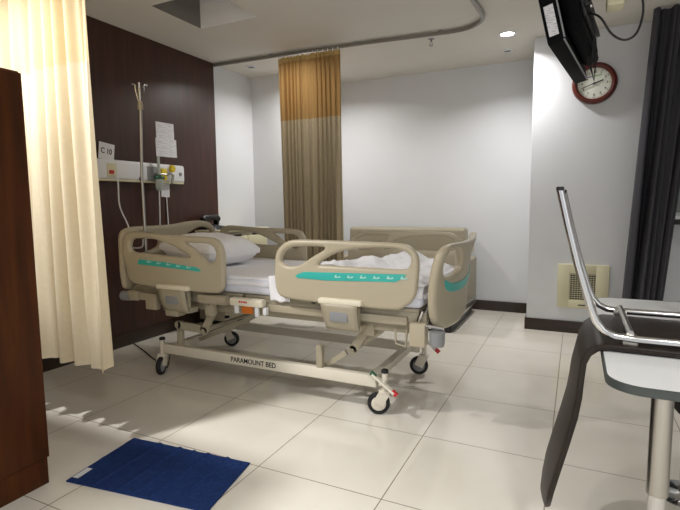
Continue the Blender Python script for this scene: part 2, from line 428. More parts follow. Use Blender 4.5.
me = plate_mesh('footboard', FB, [FB1, FB2], .046, .02, 'x', cuts=cuts)
for v in me.vertices: v.co.x += bend(v.co.y, v.co.z)
fb = link('footboard', me, M['beige'], angle=50); adopt(bed, fb)
FBT = [(2.47, .80), (2.6, .765), (2.88, .75), (3.16, .765), (3.3, .80), (3.27, .755), (3.14, .715), (2.88, .70), (2.62, .715), (2.5, .75)]
me = plate_mesh('teal_strip', FBT, [], .004, .001, 'x', smooth=3, cuts=cuts)
for v in me.vertices: v.co.x += bend(v.co.y, v.co.z)+.024
sub(fb, link('teal_strip', me, M['teal']))
bx = MB(); bx.box(bend(3.12, .9)+.02, bend(3.12, .9)+.03, 3.09, 3.13, .885, .93, .003)
sub(fb, bx.build('badge', M['cream']))

# deck and frame
d = MB()
for y in (2.455, 3.305): d.box(-2.8, -.68, y-.022, y+.022, .565, .625, .006)
for x in (-2.78, -2.1, -1.4, -.72): d.box(x-.02, x+.02, 2.46, 3.3, .575, .615)
part(d, 'deck_frame', M['beige_metal'])
for i, (xa, xb) in enumerate(((-2.78, -2.12), (-2.1, -1.85), (-1.83, -1.36), (-1.34, -.72))):
    p = MB(); p.box(xa, xb, 2.43, 3.33, .622, .645, .008); part(p, 'deck_panel', M['beige_metal'])
lo = MB(); 
for y in (2.52, 3.24): lo.box(-2.62, -.8, y-.018, y+.018, .50, .55, .005)
part(lo, 'sub_frame', M['beige_metal'])
bp = MB(); bp.tube([(-2.78, 2.40, .57), (-2.86, 2.40, .567)], .035, 14); part(bp, 'bumper', M['grey_plastic'])
bp = MB(); bp.box(-2.79, -2.7, 2.375, 2.43, .545, .612, .006); bp.box(-2.64, -2.54, 2.39, 2.43, .49, .60, .006); bp.box(-2.7, -2.64, 2.4, 2.42, .55, .60); part(bp, 'bracket', M['beige_metal'])
bp = MB(); bp.box(-2.43, -2.32, 2.36, 2.44, .47, .53, .006); part(bp, 'bracket', M['beige_metal'])
bp = MB(); bp.box(-2.155, -1.93, 2.36, 2.42, .575, .635, .014); bp.tube([(-1.97, 2.37, .61), (-1.915, 2.37, .61)], .03, 12); part(bp, 'mattress_bar', M['beige_metal'])
bp = MB(); bp.box(-2.13, -2.06, 2.40, 2.44, .49, .60, .006)
for z in (.52, .555): bp.tube([(-2.095, 2.395, z), (-2.095, 2.405, z)], .009, 10)
part(bp, 'bracket', M['beige_metal'])
bp = MB(); bp.box(-1.93, -.78, 2.41, 2.445, .555, .60, .006); part(bp, 'mattress_bar', M['beige_metal'])
# pendant box with orange tag
pb = MB(); pb.box(-1.895, -1.655, 2.355, 2.41, .585, .632, .01); pbo = part(pb, 'control_box', M['cream'])
q = MB(); q.box(-1.865, -1.84, 2.365, 2.385, .535, .59, .004); sub(pbo, q.build('clip', M['white_plastic']))
q = MB(); q.box(-1.715, -1.69, 2.365, 2.385, .525, .59, .004); q.box(-1.66, -1.635, 2.37, 2.40, .54, .585, .004); sub(pbo, q.build('clip', M['white_plastic']))
q = MB(); q.box(-1.808, -1.728, 2.366, 2.37, .542, .59); sub(pbo, q.build('orange_tag', M['orange'], smooth=False))
sub(pbo, text_obj('lettering', 'Hill', .028, T(-1.80, 2.354, .613) @ FRONT, M['redink'])) if False else None
q = MB()
for k in range(4): q.box(-1.82+.016*k, -1.809+.016*k, 2.3535, 2.3555, .607, .618)
sub(pbo, q.build('red_print', M['redink'], smooth=False))

# lift linkage (each arm its own part)
def arm_part(name, a, b, y, w=.045, t=.016):
    q = MB(); q.tube([(a[0], y, a[1]), (b[0], y, b[1])], 0, flat=(t, w, (0, 1, 0)))
    for (x, z) in (a, b):
        q.tube([(x, y-t*.5, z), (x, y+t*.5, z)], w/2, 14)
        q.tube([(x, y-t*.5-.006, z), (x, y+t*.5+.006, z)], .010, 10)
    part(q, name, M['beige_metal'])
for y in (2.50, 3.26):
    arm_part('lift_arm', (-2.13, .51), (-2.215, .36), y-.01, .05)
    arm_part('lift_link', (-2.45, .375), (-2.225, .365), y-.005, .055)
    arm_part('lift_arm', (-1.03, .51), (-1.13, .36), y, .05)
    arm_part('lift_link', (-1.0, .53), (-.76, .53), y-.02, .06)
    q = MB(); q.box(-1.06, -.99, y-.03, y+.03, .46, .58, .006); part(q, 'bracket', M['beige_metal'])
    q = MB(); q.box(-2.475, -2.43, y+.0, y+.03, .2, .40, .006); part(q, 'post', M['beige_metal'])
    q = MB(); q.box(-1.375, -1.335, y+.0, y+.04, .2, .355, .006); q.tube([(-1.355, y-.004, .345), (-1.355, y+.04, .345)], .018, 12); part(q, 'post', M['beige_metal'])
    q = MB(); q.tube([(-1.34, y+.06, .22), (-1.2, y+.06, .32)], 0, flat=(.02, .03, (0, 1, 0))); part(q, 'brace', M['beige_metal'])
    q = MB(); q.tube([(-1.13, y+.03, .37), (-.98, y+.03, .47), (-.9, y+.03, .56)], 0, flat=(.02, .03, (0, 1, 0))); part(q, 'brace', M['beige_metal'])
for xs_, zs_ in ((-2.22, .365), (-1.13, .36)):
    q = MB(); q.tube([(xs_, 2.5, zs_), (xs_, 3.26, zs_)], .014, 10); part(q, 'cross_shaft', M['beige_metal'])
q = MB(); q.tube([(-2.1, 2.88, .54), (-1.55, 2.88, .52)], .025, 14); q.tube([(-1.55, 2.88, .52), (-1.4, 2.88, .585)], .014, 10); part(q, 'actuator', M['beige_metal'])
q = MB(); q.tube([(-2.412, 2.66, .235), (-1.975, 2.66, .425), (-1.85, 2.66, .5)], 0, flat=(.02, .03, (0, 1, 0))); part(q, 'brace', M['beige_metal'])
q = MB(); q.box(-.755, -.672, 2.37, 2.44, .46, .58, .006); q.box(-.765, -.74, 2.44, 2.5, .5, .56); part(q, 'corner_box', M['beige'])
q = MB(); q.tube([(-.68, 2.41, .565), (-.585, 2.41, .56)], .011, 8); q.tube([(-.72, 2.42, .585), (-.70, 2.42, .64)], .012, 8); part(q, 'corner_pin', M['chrome'])
q = MB(); q.lathe([(.0, 0), (.034, 0), (.038, .02), (.04, .075), (.0, .078)], T(-.615, 2.40, .47), 20); part(q, 'bumper', M['grey_plastic'])
q = MB(); q.tube([(-.85, 2.43, .53), (-.845, 2.425, .45), (-.79, 2.425, .44), (-.785, 2.43, .53)], .007, 8); part(q, 'drain_bag_hook', M['beige_metal'])
q = MB(); q.tube([(-.7, 2.44, .6), (-.68, 2.5, .66), (-.68, 2.7, .68), (-.68, 3.05, .68), (-.68, 3.26, .66), (-.7, 3.32, .6)], .010, 8); part(q, 'mattress_stop', M['chrome'])

# base frame
q = MB()
for y in (2.52, 3.25): q.box(-2.61, -.99 if y < 3 else -.96, y-.022, y+.022, .155, .222, .005)
for x in (-2.56, -1.03): q.box(x-.025, x+.025, 2.53, 3.24, .165, .212, .004)
basef = part(q, 'base_frame', M['white_metal'])
sub(basef, text_obj('lettering', 'PARAMOUNT BED', .045, T(-1.835, 2.4975, .189) @ FRONT, M['ink'], None, .95))

def caster(x, y, rot, pedal):
    """built around the swivel axis, moved into place"""
    m = T(x, y, 0) @ R(rot, 'Z')
    fk = MB()
    fk.tube([(0, 0, .13), (0, 0, .245)], .017, 12)
    for s in (-1, 1):
        fk.tube([(0, s*.022, .135), (.02, s*.024, .10), (.035, s*.024, .063)], 0, flat=(.06, .006, (1, 0, .5)))
    fk.box(-.03, .035, -.028, .028, .12, .145, .008)
    fk.bm.transform(m); fo = fk.build('caster', M['white_metal']); adopt(bed, fo)
    wh = MB(); wh.lathe([(.0, -.013), (.045, -.013), (.0465, -.017), (.058, -.016), (.064, -.008), (.064, .008), (.058, .016), (.0465, .017), (.045, .013), (0, .013)], T(.035, 0, .064) @ R(90, 'X'), 28)
    wh.bm.transform(m); sub(fo, wh.build('wheel', M['rubber']))
    hc = MB()
    for s in (-1, 1): hc.lathe([(0, 0), (.044, 0), (.036, .006), (.0, .008)], T(.035, s*.012, .064) @ R(-90*s, 'X'), 20)
    hc.bm.transform(m); sub(fo, hc.build('hub', M['white_metal'] if pedal == 1 else M['grey_plastic']))
    cp = MB(); cp.lathe([(0, .243), (.021, .243), (.021, .256), (.016, .262), (0, .262)], m, 16); sub(fo, cp.build('cap', M['rubber']))
    if pedal == 1:
        pd = MB(); pd.tube([(x-.055, y-.05, .243), (x+.075, y-.05, .15)], 0, flat=(.028, .014, (0, 1, 0))); pd.box(x-.02, x+.02, y-.05, y, .18, .21, .003); po = pd.build('pedal', M['white_metal']); sub(fo, po)
        gr = MB(); gr.tube([(x-.065, y-.05, .25), (x-.035, y-.05, .2285)], .014, 12); sub(fo, gr.build('pedal_tip', M['green']))
        rd = MB(); rd.tube([(x+.060, y-.05, .161), (x+.09, y-.05, .14)], .014, 12); sub(fo, rd.build('pedal_tip', M['red']))
    elif pedal == 2:
        pd = MB(); pd.tube([(x-.02, y-.03, .29), (x+.09, y-.03, .20)], 0, flat=(.028, .014, (0, 1, 0))); pd.box(x-.015, x+.015, y-.03, y, .235, .28, .003); sub(fo, pd.build('pedal', M['white_metal']))
        rd = MB(); rd.tube([(x+.08, y-.03, .208), (x+.115, y-.03, .18)], .014, 12); sub(fo, rd.build('pedal_tip', M['red']))
caster(-.945, 2.525, 200, 1)
caster(-.925, 3.25, 190, 2)
caster(-2.635, 2.52, 292, 0)
caster(-2.64, 3.25, 20, 0)

# ------------------------------------------------------------------ bedding
mt = MB()
mt.box(-2.78, -.70, 2.415, 3.335, .647, .752, .03, seg=4)
mo = mt.build('mattress', M['mattress'])
root = tag(mo, 'thin pale mattress lying on the beige hospital bed deck', 'mattress')
sh = MB()
def sheet(u, v):
    x = -2.72+2.022*u; y = 2.408+.934*v
    z = .757+.004*math.sin(9*x+4*y)*math.sin(7*y)
    e = min(v, 1-v)
    if e < .03: z -= .006
    if v == 0: y = 2.409; z = .705
    if v == 1: y = 3.341; z = .705
    return (x, y, z)
sh.grid(sheet, 60, 40)
so = sh.build('bed_sheet', M['sheet']); sd = so.modifiers.new('t', 'SOLIDIFY'); sd.thickness = .003; sd.offset = 1
tag(so, 'smooth white bed sheet spread over the mattress', 'sheet')

def noise3(x, y, z=0.):
    from mathutils import noise
    return noise.noise(Vector((x, y, z)))
pl = MB()
bm = bmesh.new(); bmesh.ops.create_cube(bm, size=2.); bmesh.ops.subdivide_edges(bm, edges=bm.edges[:], cuts=13, use_grid_fill=True)
for v in bm.verts:
    x, y, z = v.co
    ex = 1-abs(x)**3.5; ey = 1-abs(y)**3.5
    th = .018+.085*max(0, ex*ey)**.5
    px = x*(.275-.03*(1-abs(y)**2)*0)*(1-.04*y*y); py = y*.26*(1-.05*x*x)
    nz = .016*noise3(px*6, py*6, z*2)+.016*abs(noise3(px*14+3, py*8, z))
    v.co = (px, py, z*th+nz*max(.3, ex*ey))
bm.transform(T(-2.43, 2.83, .876) @ R(-8, 'Z') @ R(5, 'Y'))
pl.add(bm); po = pl.build('pillow', M['pillow'], angle=80)
tag(po, 'plump white pillow with creased case at the head of the hospital bed', 'pillow')

bl = MB()
def blanket(u, v):
    x = -1.48+.77*u; y = 2.425+.90*v
    f = .5+.5*math.sin((x*1.0+y*.45)*21+2.5*noise3(x*3, y*3))
    f2 = abs(noise3(x*9+3, y*7, 1.3)); f3 = abs(noise3(x*17, y*15+4, 2))
    edge = min(1, min(u, 1-u)/.16, min(v, 1-v)/.12)
    roll = math.exp(-((x+1.12-.42*(y-2.85))/.10)**2)
    lump = .022+.022*f*edge+.03*f2*edge+.012*f3+.062*roll*edge
    z = .763+lump*(edge**.6 if edge > 0 else 0)
    if v < .015: z = .765
    if u > .985: x = -.688; z = .70
    elif u > .955: z = .768
    return (x, y, z)
bl.grid(blanket, 80, 70)
# the underside
def blu(u, v): x, y = -1.48+.77*u, 2.425+.90*v; return (x, y, .7615)
bl.grid(blu, 4, 4)
bo = bl.build('blanket', M['sheet'], angle=80); tag(bo, 'rumpled white blanket heaped at the foot end of the hospital bed', 'blanket')
dp = MB()
def drape(u, v):
    x = -1.64+.13*u+.02*v; z = .775-.15*v+.004*math.sin(u*9)
    y = 2.402-.003*math.sin(u*11+2*v)
    if v < .15: y += .12*(.15-v)/.15; z = .772
    return (x, y, z)
dp.grid(drape, 14, 14); do = dp.build('draw_sheet', M['sheet']); sd = do.modifiers.new('t', 'SOLIDIFY'); sd.thickness = .005; sd.offset = -1
tag(do, 'white cloth corner hanging over the mattress edge beside the foot side rail', 'cloth')

# ------------------------------------------------------------------ drip pole at the bed head
iv = thing('drip_pole', 'thin chrome drip pole with hooked top standing at the head of the bed', 'drip pole', (-2.725, 2.5, .63))
q = MB(); q.tube([(-2.725, 2.5, .60), (-2.732, 2.5, 1.4), (-2.712, 2.5, 1.86)], .0105, 12); adopt(iv, q.build('pole', M['steel']))
q = MB(); q.tube([(-2.712, 2.5, 1.85), (-2.712, 2.5, 1.905)], [.019, .017], 12); adopt(iv, q.build('collar', M['beige_metal']))
for k in range(4):
    a = PI/4+k*PI/2
    q = MB(); cx, cy = -2.712, 2.5
    pts = [(cx+r*math.cos(a), cy+r*math.sin(a), z) for r, z in ((.008, 1.9), (.014, 1.93), (.026, 1.98), (.026, 2.005), (.034, 2.018), (.046, 2.012), (.048, 2.02))]
    q.tube(pts, .0055, 8); adopt(iv, q.build('hook', M['chrome']))

# ------------------------------------------------------------------ bed-head service panel on the wood wall
XP = XL+.018
sp = thing('bedhead_service_panel', 'long white bedhead panel with outlets and gas valves on the wood wall', 'service panel', (XP, 2.9, 1.41))
q = MB(); q.box(XP, XP+.055, 2.3, 3.63, 1.412, 1.572, .02, seg=3); adopt(sp, q.build('housing', M['white_plastic']))
q = MB(); q.box(XP, XP+.05, 2.31, 3.62, 1.398, 1.414, .004); adopt(sp, q.build('lower_trim', M['vent']))
q = MB(); q.box(XP+.053, XP+.062, 2.76, 2.85, 1.43, 1.54, .006); ob = q.build('outlet', M['vent']); adopt(sp, ob)
q = MB(); q.box(XP+.06, XP+.068, 2.775, 2.82, 1.455, 1.485, .003); sub(ob, q.build('switch', M['red']))
q = MB(); q.box(XP+.053, XP+.058, 3.17, 3.3, 1.415, 1.54, .003); adopt(sp, q.build('outlet_plate', M['grey_plastic']))
q = MB(); q.box(XP+.05, XP+.075, 3.32, 3.385, 1.425, 1.53, .005); adopt(sp, q.build('gas_outlet', M['yellow']))
q = MB(); q.lathe([(0, 0), (.035, 0), (.035, .02), (.026, .03), (0, .03)], T(XP+.05, 3.46, 1.535) @ R(90, 'Y'), 20); adopt(sp, q.build('gas_dial', M['yellow']))
q = MB(); q.tube([(XP+.07, 3.39, 1.48), (XP+.085, 3.42, 1.49), (XP+.08, 3.45, 1.47), (XP+.08, 3.43, 1.40)], .013, 10); q.tube([(XP+.07, 3.25, 1.475), (XP+.07, 3.40, 1.478)], .011, 10); adopt(sp, q.build('valve', M['steel']))
q = MB(); q.lathe([(0, 0), (.018, 0), (.016, .008), (0, .008)], T(XP+.053, 3.57, 1.49) @ R(90, 'Y'), 16); adopt(sp, q.build('socket', M['grey_plastic']))
q = MB(); q.lathe([(0, 0), (.02, 0), (.018, .012), (0, .012)], T(XP+.05, 3.10, 1.43) @ R(90, 'Y'), 16); adopt(sp, q.build('call_socket', M['black']))
fm = thing('oxygen_flowmeter', 'clear oxygen flowmeter with green knob plugged into the bedhead panel', 'flowmeter', (XP+.075, 3.27, 1.40))
q = MB(); q.tube([(XP+.09, 3.27, 1.46), (XP+.09, 3.27, 1.63)], .013, 12); adopt(fm, q.build('tube', M['clear']))
q = MB(); q.lathe([(0, 0), (.022, 0), (.026, .02), (.022, .045), (0, .045)], T(XP+.09, 3.27, 1.425)); q.tube([(XP+.09, 3.22, 1.445), (XP+.09, 3.33, 1.445)], .012, 10); q.tube([(XP+.05, 3.27, 1.445), (XP+.09, 3.27, 1.445)], .012, 10); adopt(fm, q.build('knob', M['green']))
q = MB(); q.lathe([(0, 0), (.014, 0), (.03, .02), (.036, .1), (.03, .105), (0, .105)], T(XP+.09, 3.265, 1.325)); adopt(fm, q.build('humidifier_bottle', M['clear']))

def card(name, y0, y1, z0, z1, x, m, label, cat, tilt=0.):
    q = MB(); q.box(-.0006, .0006, (y0-y1)/2, (y1-y0)/2, (z0-z1)/2, (z1-z0)/2)
    o = q.build(name, m, smooth=False); o.location = (x, (y0+y1)/2, (z0+z1)/2); o.rotation_euler = (math.radians(tilt), 0, 0)
    return tag(o, label, cat, 'notices on the wood wall' if name == 'notice' else None)
card('notice', 3.345, 3.565, 1.785, 1.955, XP+.0001, M['paper'], 'upper white printed notice taped on the wood wall above the bedhead panel', 'notice', 1)
card('notice', 3.335, 3.59, 1.645, 1.81, XP+.0005, M['paper'], 'lower white printed notice with centred heading, just above the bedhead panel', 'notice', 1)
nt = card('paper_tag', 3.375, 3.475, 1.275, 1.40, XP+.003, M['paper'], 'small white paper tag stuck below the yellow valve of the bedhead panel', 'tag', -2)
sg = card('bed_number_card', 2.715, 2.86, 1.568, 1.70, XP+.03, M['plain_paper'], 'white card marked C 10 standing on top of the bedhead panel', 'number card', -7)
sub(sg, text_obj('lettering', 'C 10', .062, T(.0015, -.003, .0) @ EAST, M['ink'], None, .85))

def cord(name, pts, r, m, label, cat='cord', n=6):
    P = [Vector(p) for p in pts]; out = []
    for i in range(len(P)-1):
        p0, p1, p2, p3 = P[max(0, i-1)], P[i], P[i+1], P[min(len(P)-1, i+2)]
        for j in range(n):
            t = j/n; out.append(.5*((2*p1)+(p2-p0)*t+(2*p0-5*p1+4*p2-p3)*t*t+(3*p1-p0-3*p2+p3)*t**3))
    out.append(P[-1])
    q = MB(); q.tube(out, r, 8); return tag(q.build(name, m), label, cat)
cord('cable', [(XP+.062, 2.82, 1.455), (XP+.09, 2.83, 1.40), (XP+.07, 2.85, 1.2), (XP+.09, 2.90, 1.05), (XP+.2, 2.85, .93), (-3.1, 2.7, .88), (-2.9, 2.62, .89), (-2.86, 2.6, .95)], .006, M['white_plastic'], 'white cord looping from the red-switched outlet down to the headboard')
ot = cord('oxygen_tube', [(XP+.09, 3.265, 1.327), (XP+.08, 3.27, 1.2), (XP+.05, 3.29, 1.0), (XP+.012, 3.3, .8), (XP+.006, 3.3, .7)], .006, M['white_plastic'], 'white tube hanging straight down from the oxygen flowmeter', 'tube')
for k_ in ('label', 'category'): del ot[k_]
adopt(fm, ot)
cord('call_cord', [(XP+.006, 3.43, 1.275), (XP+.012, 3.43, 1.1), (XP+.012, 3.44, .8), (XP+.006, 3.44, .72)], .005, M['white_plastic'], 'white cord hanging on the wood wall below the small paper tag')

# ------------------------------------------------------------------ bedside cabinet and telephone
cab = thing('bedside_cabinet', 'beige bedside cabinet beyond the head of the hospital bed', 'cabinet', (-3.27, 4.15, 0))
q = MB(); q.box(-3.44, -3.10, 3.80, 4.55, .04, .925, .006); adopt(cab, q.build('body', M['beige_metal']))
q = MB(); q.box(-3.445, -3.08, 3.78, 4.57, .925, .95, .01); adopt(cab, q.build('top', M['vent']))
for k in range(3):
    for (ya, yb) in ((3.82, 4.17), (4.18, 4.53)):
        z = .90-.21*k
        q = MB(); q.box(-3.10, -3.08, ya, yb, z-.16, z-.02, .006); dr = q.build('drawer', M['vent']); adopt(cab, dr)
        q = MB(); q.box(-3.10, -3.0795, ya+.1, yb-.1, z-.018, z-.002, .001); sub(dr, q.build('finger_slot', M['dark']))
q = MB(); q.box(-3.42, -3.12, 3.82, 4.53, 0, .04); adopt(cab, q.build('plinth', M['dark']))
ph = thing('telephone', 'black desk telephone on the bedside cabinet next to the wood wall', 'telephone', (-3.33, 3.93, .95))
q = MB()
q.grid(lambda u, v: (-3.42+.2*u, 3.82+.22*v, .95+.045*(1-.5*u)*min(1, min(v, 1-v)*9, min(u, 1-u)*9)), 10, 10); q.grid(lambda u, v: (-3.42+.2*u, 3.82+.22*v, .95), 1, 1)
adopt(ph, q.build('body', M['black']))
q = MB(); q.tube([(-3.36, 3.82, 1.02), (-3.36, 3.84, 1.035), (-3.36, 3.93, 1.042), (-3.36, 4.02, 1.035), (-3.36, 4.04, 1.02)], [.03, .028, .018, .028, .03], 12); q.box(-3.39, -3.33, 3.835, 3.86, .985, 1.02, .006); q.box(-3.39, -3.33, 4.0, 4.025, .985, 1.02, .006); adopt(ph, q.build('handset', M['black']))
q = MB()
for i in range(4):
    for j in range(3): q.box(-3.29+.016*i, -3.279+.016*i, 3.89+.025*j, 3.906+.025*j, .975, .982-.003*i)
adopt(ph, q.build('keypad', M['grey_plastic']))
ph.scale = (1, 1.05, 1.35)

# ------------------------------------------------------------------ sofa behind the bed
so = thing('visitor_sofa', 'beige vinyl visitor sofa against the back wall behind the bed', 'sofa', (-1.7, 5.0, 0))
q = MB(); q.box(-2.42, -1.0, 4.42, 5.42, 0, .11, .01); adopt(so, q.build('plinth', M['black']))
q = MB(); q.box(-2.40, -.99, 4.47, 5.44, .11, .34, .02); adopt(so, q.build('base', M['vinyl']))
for x in (-2.28, -1.68): q = MB(); q.box(x, x+.59, 4.44, 5.25, .34, .46, .045, seg=4); adopt(so, q.build('seat_cushion', M['vinyl']))
q = MB(); q.box(-2.43, -1.07, 5.28, 5.50, .34, .925, .04, seg=4); adopt(so, q.build('backrest', M['vinyl']))
for x in (-2.42, -1.08): q = MB(); q.box(x, x+.12, 4.45, 5.42, .11, .62, .025, seg=4); adopt(so, q.build('armrest', M['vinyl']))
q = MB(); q.box(-.99, -.955, 4.55, 5.40, .11, .2, .01); adopt(so, q.build('side_rail', M['steel']))

# ------------------------------------------------------------------ curtains
def pleat(s, amp, k, ph=0.): return amp*(math.sin(s*k+ph)+.35*math.sin(s*k*2.3+1.1+ph))
def curtain(x0, x1, y, ztop, zm, zb, k, amp, x0b=None, x1b=None, nu=220, seed=0, edgecurl=0.):
    x0b = x0 if x0b is None else x0b; x1b = x1 if x1b is None else x1b
    def f(z0, z1):
        def g(u, v):
            z = z0+(z1-z0)*v; t = (ztop-z)/(ztop-zb)
            x = (x0+(x0b-x0)*t)+((x1+(x1b-x1)*t)-(x0+(x0b-x0)*t))*u
            ph = 6*noise3(u*4, t*.5, seed)
            a = amp*(.55+.6*t)
            yy = y+pleat(u, a, k, ph)+.5*a*noise3(u*9, t*1.2, seed+5)
            xx = x+.35*a*math.cos(u*k+ph)
            if edgecurl and u < .42: yy += .012*math.sin(u*240)*min(1, (.42-u)/.1)
            if edgecurl: yy -= edgecurl*max(0, (u-.93)/.07)**2*t
            return (xx, yy, z)
        return g
    return f
# cream curtain at the left
cc = thing('privacy_curtain', 'cream privacy curtain with netting top hanging beside the dark wardrobe', 'curtain', (-2.5, 1.66, .34), 'bed privacy curtains')
g = curtain(-3.2, -2.135, 1.68, 2.625, 1.895, .365, 60, .032, -3.3, -2.085, 320, 2, .05)
q = MB(); q.grid(g(1.895, .365), 320, 24); adopt(cc, q.build('cloth_panel', M['cream_cloth'], angle=80))
q = MB(); q.grid(g(2.6, 1.895), 320, 10); adopt(cc, q.build('netting', M['cream_mesh'], angle=80))
q = MB(); q.grid(g(2.63, 2.6), 320, 1); adopt(cc, q.build('heading', M['tan_head'], angle=80))
# tan curtain at the far end of the rail
yt = 4.185
tc = thing('privacy_curtain', 'tan privacy curtain bunched on the ceiling rail behind the bed', 'curtain', (-2.29, yt, .4), 'bed privacy curtains')
g = curtain(-2.68, -2.0, yt, 2.62, 2.01, .36, 78, .026, -2.65, -1.98, 260, 9)
q = MB(); q.grid(g(2.01, .36), 260, 20); adopt(tc, q.build('cloth_panel', M['tan_cloth'], angle=80))
q = MB(); q.grid(g(2.56, 2.01), 260, 8); adopt(tc, q.build('netting', M['tan_mesh'], angle=80))
q = MB(); q.grid(g(2.605, 2.56), 260, 2); adopt(tc, q.build('heading', M['tan_head'], angle=80))
for k in range(13):
    x = -2.66+.63*k/12
    q = MB(); q.tube([(x, yt+.0+.04*(x+2.29)*0, 2.595), (x, yt+.012, 2.62), (x, yt+.01, 2.632)], .005, 6); adopt(tc, q.build('hook', M['white_plastic']))
# charcoal window curtain
gc = thing('window_curtain', 'charcoal grey full-length curtain beside the window at right', 'curtain', (.56, 4.66, .02))
g = curtain(.47, .80, 4.58, 2.64, 2.6, .02, 30, .06, .36, .60, 160, 13)
q = MB(); q.grid(g(2.6, .02), 140, 26); adopt(gc, q.build('cloth_panel', M['grey_cloth'], angle=80))
q = MB(); q.grid(g(2.655, 2.6), 140, 2); adopt(gc, q.build('heading', M['grey_cloth'], angle=80))

# ceiling rail: U round the bed
rp = [(-3.45, 4.17), (-2.5, 4.20), (-1.7, 4.25), (-1.05, 4.31)]
for k in range(0, 9):
    a = PI/2-k*(PI/2)/8
    rp.append((-.98+.27*math.cos(a), 4.04+.27*math.sin(a)))
rp += [(-.735, 3.5), (-.78, 2.2), (-.85, 1.9), (-1.05, 1.72), (-2.0, 1.68), (-3.45, 1.68)]
cr = thing('curtain_rail', 'grey U-shaped curtain rail running around the ceiling above the bed', 'curtain rail', (-2, 3, H))
q = MB(); q.tube([(x, y, 2.64) for x, y in rp], 0, flat=(.028, .018, (0, 0, 1))); adopt(cr, q.build('track', M['alu']))
q = MB(); q.tube([(x, y, 2.635) for x, y in rp], 0, flat=(.008, .034, (0, 0, 1))); adopt(cr, q.build('flange', M['alu']))
for (x, y) in ((-2.75, 4.195), (-1.85, 4.24), (-1.1, 4.30), (-.745, 3.3), (-.78, 2.2), (-2.4, 1.68)):
    q = MB(); q.box(x-.02, x+.02, y-.02, y+.02, 2.645, H); adopt(cr, q.build('rail_clip', M['grey_plastic']))

# ------------------------------------------------------------------ wardrobe
wd = thing('wardrobe', 'tall dark brown wooden wardrobe at the left edge', 'wardrobe', (-2.33, .75, 0))
q = MB(); q.box(-2.66, -2.035, .1, 1.268, .115, 1.735, .004); adopt(wd, q.build('carcass', M['wardrobe']))
q = MB(); q.box(-2.64, -2.026, .12, 1.262, 0, .118, .002); adopt(wd, q.build('plinth', M['wardrobe']))
q = MB(); q.box(-2.035, -2.0165, .1, .678, .12, 1.725, .003); do_ = q.build('door', M['wardrobe']); 
# ------------------------------------------------------------------ bath mat
q = MB()
def rug(u, v):
    A, B, C, D = Vector((-1.962, 1.295)), Vector((-1.255, 1.385)), Vector((-1.32, 1.754)), Vector((-2.012, 1.704))
    p = (A*(1-u)+B*u)*(1-v)+(D*(1-u)+C*u)*v
    cr_ = 0
    for c0 in (.22, .4, .52, .64, .8): cr_ += .0065*math.exp(-((u-c0-.05*(v-.5))/.009)**2)
    cr_ += .002*math.exp(-((v-.5)/.02)**2)
    return (p.x, p.y, .007+cr_+.0012*noise3(u*8, v*6))
q.grid(rug, 110, 50)
q.grid(lambda u, v: (*rug(u, v)[:2], .001), 2, 2)
for (fu) in ((lambda t: rug(t, 0)), (lambda t: rug(t, 1)), (lambda t: rug(0, t)), (lambda t: rug(1, t))):
    q.grid(lambda u, v, fu=fu: (*fu(u)[:2], .001+v*(fu(u)[2]-.001)), 40, 1)
rg = q.build('bath_mat', M['navy'], angle=70); tag(rg, 'navy blue towelling bath mat with fold creases on the tiled floor', 'bath mat')
q = MB()
q.grid(lambda u, v: Vector(rug(.012+.045*u, .06+.2*v))+Vector((0, 0, .003)), 4, 4)
lb = q.build('care_label', M['label_white'], rg)

# ------------------------------------------------------------------ wall clock
ck = thing('wall_clock', 'round wall clock with red-brown wooden rim on the grey wall', 'clock', (.1, YC, 2.205))
m = T(.098, YC, 2.205) @ R(90, 'X')
q = MB(); q.lathe([(.128, 0), (.172, 0), (.176, .02), (.168, .04), (.150, .048), (.134, .04), (.128, .02)], m, 56); adopt(ck, q.build('rim', M['clockrim']))
q = MB(); q.lathe([(0, 0), (.132, 0), (.132, .022), (0, .022)], m, 48); fc = q.build('face', M['clockface']); adopt(ck, fc)
q = MB()
for k in range(60):
    a = k*PI/30; l = .012 if k % 5 == 0 else .006; wdt = .0022 if k % 5 == 0 else .001
    q.box(-wdt, wdt, .124-l, .124, .0225, .0235, mtx=m @ Matrix.Rotation(a, 4, 'Z'))
sub(fc, q.build('minute_marks', M['ink'], smooth=False))
ms = []
for k in range(1, 13):
    a = math.radians(30*k+0)
    sub(fc, text_obj('numeral', str(k), .026, m @ T(.096*math.sin(a), .096*math.cos(a), .0232), M['ink']))
rot = 15
def hand(name, ang, l, wd_, z):
    q = MB(); q.box(-wd_/2, wd_/2, -.02, l, z, z+.002, mtx=m @ Matrix.Rotation(-math.radians(ang), 4, 'Z')); adopt(ck, q.build(name, M['ink'], smooth=False))
hand('hour_hand', 72, .07, .009, .025); hand('minute_hand', 250, .105, .006, .028)
q = MB(); q.lathe([(0, .022), (.008, .022), (.008, .033), (0, .033)], m, 14); adopt(ck, q.build('spindle', M['ink']))
q = MB(); q.box(-.058, -.01, .056, .063, .0225, .0232, mtx=m @ R(7, 'Z')); sub(fc, q.build('blue_print', M['bluegreen'], smooth=False))
q = MB(); q.box(-.008, .06, .056, .064, .0225, .0232, mtx=m @ R(7, 'Z')); sub(fc, q.build('green_print', M['limeprint'], smooth=False))

